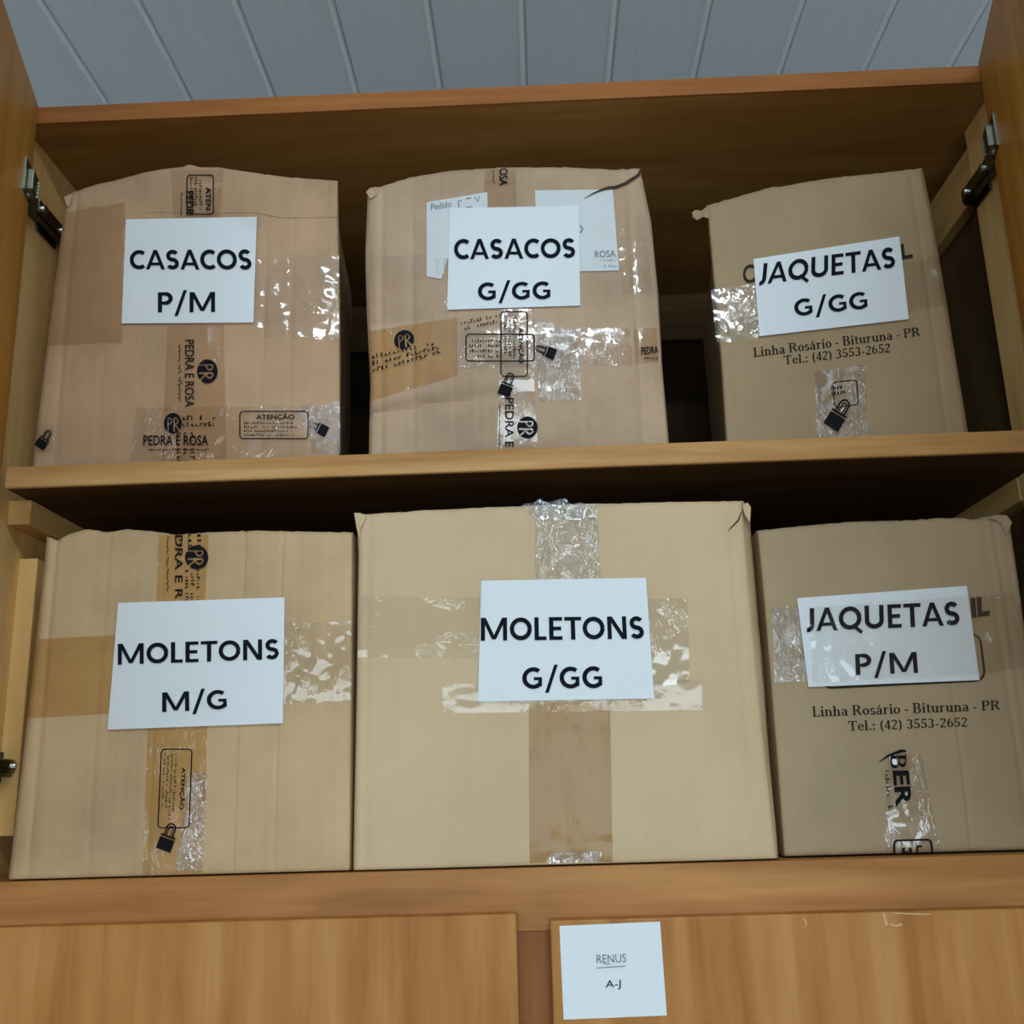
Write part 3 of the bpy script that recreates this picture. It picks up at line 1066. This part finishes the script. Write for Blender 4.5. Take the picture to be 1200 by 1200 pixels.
def raised_flap(c, pts_top, pts_bot, thick, mat, name='flap'):
    """A layer of board lying on the face between an upper and a lower pixel line."""
    V, F = [], []
    n = len(pts_top)
    for off in (thick, 0.0):
        for row in (pts_top, pts_bot):
            for p in row:
                V.append(c.at(p[0], p[1], off))
    T, B, T0, B0 = 0, n, 2 * n, 3 * n
    for i in range(n - 1):
        F += [[B + i, B + i + 1, T + i + 1, T + i], [B0 + i, B + i, B + i + 1, B0 + i + 1][::-1], [T + i, T + i + 1, T0 + i + 1, T0 + i][::-1]]
    F += [[T, T0, B0, B], [T + n - 1, B + n - 1, B0 + n - 1, T0 + n - 1]]
    return link(name, V, F, mat, c.root)


xs = [166, 176, 188, 200, 215, 230, 250, 275, 300, 330, 362, 395]
raised_flap(b1, [(x, interp(b1.top, (x - 78) / 318.0)[1] + 1.2) for x in xs],
            [(x + (2 if i == 0 else 0), 249 + 2.2 * noise.noise((x * .13, 2, 2)) + (6 if x > 300 else 0)) for i, x in enumerate(xs)], .0008, M['card1'])


def frayed(c, pts, off=.004, thick=.003):
    """Scrap of bent board standing off a crushed corner."""
    n_ = len(pts)
    V = [c.at(u, v, off - .002 * (k % 2)) for k, (u, v) in enumerate(pts)] + [c.at(u, v, off - thick) for u, v in pts]
    F = [list(range(n_))[::-1], list(range(n_, 2 * n_))] + [[k, (k + 1) % n_, n_ + (k + 1) % n_, n_ + k] for k in range(n_)]
    link('frayed_corner', V, F, c.mat, c.root)


frayed(b1, [(75, 231), (84, 227), (84, 236), (80, 243), (77, 238)])
frayed(b2, [(429, 225), (434, 220), (442, 219), (442, 228), (434, 233)])
frayed(b3, [(811, 249), (815, 246), (822, 247), (830, 241), (831, 256), (824, 254), (817, 258), (812, 255)])
frayed(b5, [(415, 601), (422, 601), (429, 604), (428, 611), (423, 618), (422, 632), (418, 620)])
frayed(b5, [(870, 592), (876, 589), (880, 594), (879, 612), (873, 604)])
frayed(b6, [(1158, 606), (1168, 603), (1180, 604), (1186, 612), (1180, 628), (1172, 612)])

# ---- box 2
t = b2.sheet('paper_sheet', [(500, 237), (571, 225), (573, 303), (500, 303)], M['paper_old'], .0016, 12, 12)
b2.sheet('paper_scrap', [(500, 301), (525, 301), (517, 327), (500, 324)], M['paper_old'], .0015, 5, 5)
b2.ink('lettering', [in_quad(text_2d('Pedido', .0), [(505, 239), (529, 235), (529, 242), (505, 247)]),
                     stroke([(538, 243), (537, 236), (541, 235)], 1.2), stroke([(546, 233), (552, 232)], 1.2), stroke([(556, 231), (560, 236), (562, 230)], 1.2),
                     stroke([(546, 243), (553, 242)], 1.0)], M['ink_soft'], .0021, t)
t = b2.sheet('paper_sheet', [(627, 223), (718, 222), (725.5, 317), (630, 319)], M['paper_old'], .0014, 10, 10, .0004)
b2.ink('lettering', [in_quad(text_2d('ROSA', .0), [(697, 294), (721, 293), (722, 301), (697, 302)]), fine_lines(flat(701, 303, 720, 306), 1, 31, .7, .05),
                     fine_lines(flat(708, 309, 723, 313), 1, 32, .7, .05), stroke([(680, 264), (683, 268), (680, 273)], 1.6)], M['ink_soft'], .0022, t)
b2.label([(527, 244), (678, 241), (680, 358), (524, 363)],
         [('CASACOS', [(532, 280), (674, 279), (674, 302), (532, 304)]), ('G/GG', [(560, 331), (645, 329.5), (645, 350.5), (560, 352)])])
t = b2.sheet('tape', [(588, 362), (622, 362), (630, 524), (582, 526)], M['tape_clear'], .0018, 14, 36, .0012)
b2.ink('tape_print', [round_frame(flat(587, 365, 618, 441)), in_quad(text_2d('ATENÇÃO', .02), down(607, 384, 614, 426)),
                      fine_lines(down(590, 369, 606, 424), 3, 41, .6), padlock(594, 452, 15, .35),
                      in_quad(text_2d('PEDRA E', .012), down(592, 466, 602, 524)), script_line(down(583, 474, 588, 524), 8, 11),
                      seal(down(606, 488, 630, 514), keep=1)], M['print'], .0034, t)
t = b2.sheet('tape', [(536, 386), (738, 384), (742, 428), (534, 432)], M['tape_clear'], .0014, 44, 12, .0014)
b2.ink('tape_print', [round_frame(flat(546, 391.5, 626, 423)), fine_lines(flat(550, 396, 588, 420), 4, 42, .55, .05),
                      padlock(641, 412, 13, -1.2), fine_lines([(540, 375), (587, 365), (588, 378), (541, 388)], 2, 43, .6, .1)], M['print'], .0032, t)
t = b2.sheet('tape', [(432, 388), (536, 372), (536, 440), (434, 470)], M['tape_gold'], .0010, 24, 16, .0012)
b2.ink('tape_print', [seal([(461, 389), (484, 385), (486, 407), (463, 411)], keep=1),
                      fine_lines([(436, 413), (514, 398), (517, 414), (437, 437)], 3, 44, .65, .1)], M['print'], .0028, t)
t = b2.sheet('tape', [(742, 385), (769, 384), (772, 424), (745, 427)], M['tape_tan'], .0010, 8, 8, .0006)
b2.ink('tape_print', [in_quad(text_2d('PEDRA', .014), [(751, 407), (771, 405), (772, 413), (752, 416)]), script_line(flat(755, 417, 771, 422), 9, 5)], M['print'], .0022, t)
t = b2.sheet('tape', [(568, 198), (604, 197), (606, 243), (566, 244)], M['tape_tan'], .0010, 8, 10, .0006)
b2.ink('tape_print', [in_quad(text_2d('OSA', .012), down(585, 197, 595, 217)), script_line(down(576, 199, 581, 214), 10, 3)], M['print'], .0022, t)
b2.sheet('tape', [(625, 372), (676, 388), (682, 470), (632, 470)], M['tape_milky'], .0012, 16, 24, .0022)
b2.sheet('tape', [(432, 300), (526, 296), (526, 372), (430, 380)], M['tape_film'], .0008, 22, 20, .0020, freq=40)
b2.sheet('tape', [(724, 250), (757, 252), (764, 345), (728, 345)], M['tape_film'], .0010, 14, 20, .0022, freq=40)
b2.ink('torn_edge', [stroke([(752, 197), (748, 205), (740, 210), (732, 215), (722, 219), (712, 220), (703, 223), (694, 227), (685, 232)],
                            [3.2, 3.0, 3.2, 3.0, 3.0, 3.2, 2.0, 1.2, .5])], M['tear'], .0034)

# ---- box 3
b3.ink('printed_text', [in_quad(text_2d('C', .02), [(870, 311), (884, 309), (885, 331), (871, 333)]), in_quad(text_2d('IL', .05), [(1046, 288), (1068, 284), (1070, 302), (1048, 306)]),
                        in_quad(serif_2d('Linha Rosário - Bituruna - PR'), [(882, 407.5), (1078, 383), (1079, 393.5), (883, 418.5)]),
                        in_quad(serif_2d('Tel.: (42) 3553-2652'), [(917.5, 417), (1043.5, 402), (1044, 412.5), (918.5, 427.5)])], M['print_brown'], .0010)
b3.label([(883, 303.5), (1054, 277), (1065, 374), (890, 394)],
         [('JAQUETAS', [(892, 309), (1047.5, 289), (1049.5, 313.5), (889.5, 333.5)]), ('G/GG', [(930, 351), (1015.5, 341), (1017, 361.5), (931.5, 371)])])
t = b3.sheet('tape', [(954, 435), (1013.5, 427), (1018, 512), (957, 514)], M['tape_milky'], .0012, 24, 32, .0016)
b3.ink('tape_print', [padlock(982, 487, 20, .55), round_frame([(976, 448), (1004, 445), (1006, 474), (978, 477)], 1.1),
                      fine_lines([(974, 452), (992, 450), (993, 462), (975, 464)], 2, 51, .6)], M['print'], .0034, t)
b3.sheet('tape', [(833, 340), (889, 332), (893, 396), (840, 402)], M['tape_clear'], .0010, 14, 16, .0016)
b3.sheet('tape', [(1058, 308), (1101, 300), (1110, 358), (1064, 366)], M['tape_clear'], .0010, 12, 14, .0014)

# ---- box 4
b4.label([(138.5, 706.5), (333.5, 700), (331.5, 847.5), (126, 855)],
         [('MOLETONS', [(138, 754.5), (327, 748.5), (327, 772.5), (138, 779)]), ('M/G', [(190, 811.5), (265, 808), (266, 831), (190, 834.5)])])
t = b4.sheet('tape', [(186, 626), (245, 626), (240, 706), (183, 706)], M['tape_gold'], .0009, 12, 14, .0008)
b4.ink('tape_print', [in_quad(text_2d('DRA E R', .012), down(205, 627, 214, 702)), script_line(down(194, 629, 199, 694), 14, 10),
                      seal(down(217, 639, 244, 667)), fine_lines(down(216, 668, 236, 705), 3, 61, .6, .05), fine_lines(down(208, 626, 240, 640), 3, 62, .6, .05)],
       M['print'], .0022, t)
t = b4.sheet('tape', [(173, 851), (243, 850), (237, 1024), (167, 1025)], M['tape_gold'], .0009, 14, 30, .0006)
b4.ink('tape_print', [round_frame([(189, 878), (225, 878), (221.5, 970), (185, 970)]), in_quad(text_2d('ATENÇÃO', .02), [(218.5, 899), (216, 949), (209.5, 949), (212, 899)]),
                      fine_lines([(209, 883), (205, 960), (187, 960), (191, 883)], 4, 63, .55), padlock(196, 983, 18, .35)], M['print'], .0022, t)
b4.sheet('tape', [(222, 905), (243, 905), (238, 1020), (205, 1020)], M['tape_milky'], .0011, 10, 26, .0010)
b4.sheet('tape', [(43, 749), (140, 744), (131, 836), (30, 842)], M['tape_gold'], .0008, 18, 16, .0010)
b4.sheet('tape', [(333, 730), (412, 728), (411, 822), (331, 824)], M['tape_film'], .0009, 26, 30, .0022, freq=45, edge=3)

# ---- box 5
b5.label([(564, 680.5), (757, 677), (766.5, 818.5), (560, 822)],
         [('MOLETONS', [(563.5, 724), (753.5, 722), (755, 748.5), (563.5, 751)]), ('G/GG', [(612, 782), (705, 780.5), (706, 806.5), (612, 807.5)])])
b5.sheet('tape', [(627, 592), (700, 590), (704, 678), (626, 679)], M['tape_milky'], .0012, 20, 24, .0022)
# crumpled end of the tape standing over the top edge
V, F = [], []
n, k = 22, 6
for j in range(k + 1):
    for i in range(n + 1):
        a, c = i / n, j / k
        u = (628 - 16 * c) + (72 + 6 * c) * a + (6 * noise.noise((a * 4, c * 3, 1)))
        vv = 606 - c * (14 + 8 * noise.noise((a * 6, 7, 7)) + 6 * math.sin(a * 3.1)) + 3 * (1 - c)
        p = b5.at(u, vv, .0022 + .005 * abs(noise.noise((a * 9, c * 4, 3.3))))
        V.append(p)
for j in range(k):
    for i in range(n):
        q = j * (n + 1) + i
        F.append([q, q + 1, q + n + 2, q + n + 1])
link('tape_end', V, F, M['tape_milky'], b5.root, True)
b5.sheet('tape', [(619.5, 824), (715, 823), (718, 1010), (620.5, 1011)], M['tape_brown'], .0010, 20, 36, .0010)
b5.sheet('tape', [(645, 1000), (705, 998), (704, 1010), (640, 1012)], M['tape_milky'], .0022, 16, 4, .0020)
b5.sheet('tape', [(420, 698), (566, 700), (562, 772), (419, 770)], M['tape_film'], .0008, 30, 16, .0012)
b5.sheet('tape', [(756, 702), (806, 700), (808, 800), (764, 806)], M['tape_clear'], .0009, 14, 24, .0014)
b5.sheet('tape', [(518, 802), (822, 796), (824, 832), (520, 836)], M['tape_film'], .0008, 50, 10, .0014)
b5.ink('torn_edge', [stroke([(869, 600), (865, 610), (858, 617), (853, 622)], [1.0, 2.0, 1.6, .6])], M['tear'], .0012)

# ---- box 6
b6.ink('printed_text', [in_quad(text_2d('IL', .05), [(1137, 701), (1159, 698), (1160, 721), (1139, 724)]),
                        round_frame([(960, 758), (1148, 742), (1155, 797), (964, 806.5)], 2.6, .22),
                        in_quad(serif_2d('Linha Rosário - Bituruna - PR'), [(951, 828), (1172, 820.5), (1172.5, 832), (952, 840)]),
                        in_quad(serif_2d('Tel.: (42) 3553-2652'), [(993, 845), (1134, 840.5), (1134.5, 851.5), (994, 856.5)])], M['print_brown'], .0010)
b6.label([(934, 701), (1133, 686.5), (1148, 797), (947.5, 805)],
         [('JAQUETAS', [(945.5, 713), (1123, 704.5), (1125, 732.5), (945.5, 740)]), ('P/M', [(1002, 766.5), (1074, 764), (1076, 788.5), (1003, 791)])])
b6.sheet('tape', [(948, 712), (1140, 698), (1147, 790), (952, 800)], M['tape_film'], .0056, 44, 26, .0022, freq=40, edge=2)
b6.sheet('tape', [(903, 712), (946, 709), (952, 797), (908, 800)], M['tape_milky'], .0009, 12, 20, .0010)
b6.sheet('tape', [(1138, 700), (1195, 694), (1204, 780), (1146, 792)], M['tape_clear'], .0009, 14, 18, .0014)
t = b6.sheet('tape', [(1040, 884), (1080, 884), (1103, 1000), (1036, 1002)], M['tape_clear'], .0010, 16, 26, .0016)
b6.ink('tape_print', [in_quad(serif_2d('B'), down(1044, 882, 1062, 902)), in_quad(text_2d('ER', .03), [(1065, 903), (1069, 944), (1050, 946), (1046, 903)]),
                      fine_lines([(1044, 903), (1048, 946), (1040, 946), (1036, 903)], 1, 71, .6, .05),
                      stroke([(1030, 893), (1040, 886), (1056, 880), (1062, 880)], [.6, 2.5, 4, 2]),
                      round_frame([(1048, 985), (1091, 984), (1093, 1001), (1048, 1002)], 2.2, .25), fine_lines(flat(1057, 988, 1082, 999), 1, 72, .8, .02)],
       M['print'], .0026, t)

# ------------------------------------------------------------------ paper sign on the lower door
SY = -.0226
sq = [(655.5, 1085), (773.5, 1080), (781.5, 1190), (660.5, 1195)]
sp = [on_y(*p, SY) for p in sq]
sign = thing('paper_sign', tuple((sp[2] + sp[3]) / 2), 'small square white paper reading A-J on the closed lower door', 'paper')
V = []
N = 8
for j in range(N + 1):
    for i in range(N + 1):
        (u, v), = in_quad(([(i / N, j / N)], []), sq)[0]
        V.append(on_y(u, v, SY - .0006 * (abs(i / N - .5) * 2) ** 4))
link('sheet', V, [[j * (N + 1) + i, j * (N + 1) + i + 1, (j + 1) * (N + 1) + i + 1, (j + 1) * (N + 1) + i] for j in range(N) for i in range(N)], M['paper'], sign, True)
for v, f in ([in_quad(text_2d('RENUS', -.006), [(699, 1119), (733.5, 1117.5), (734, 1127.5), (699.5, 1129)]),
             stroke([(699, 1134.5), (733, 1132)], .8), stroke([(708, 1130), (716, 1129.6)], .7)]):
    link('lettering', [on_y(a, b, SY - .0010) for a, b in v], f, M['ink_soft'], sign)
v, f = in_quad(text_2d('A-J', 0.0), [(709.5, 1149), (727.5, 1148), (727.5, 1159.5), (709.5, 1160.5)])
link('lettering', [on_y(a, b, SY - .0010) for a, b in v], f, M['ink'], sign)

# chips in the veneer of the right lower door
for v, f in ([stroke([(1036, 1070), (1037, 1077), (1039, 1084)], [3, 2, 4]), stroke([(1043, 1083), (1050, 1085), (1057, 1083)], [1.2, 2, 3]),
             stroke([(1046, 1070), (1070, 1071), (1092, 1071.5)], [1.2, 1.6, 1.0]), stroke([(941, 1075), (945, 1081), (944, 1086)], [1, 1.6, .8])]):
    link('veneer_chip', [on_y(a, b, -.0223) for a, b in v], f, M['chip'], cup)


for o in bpy.data.objects:
    if '_base' in o:
        del o['_base']
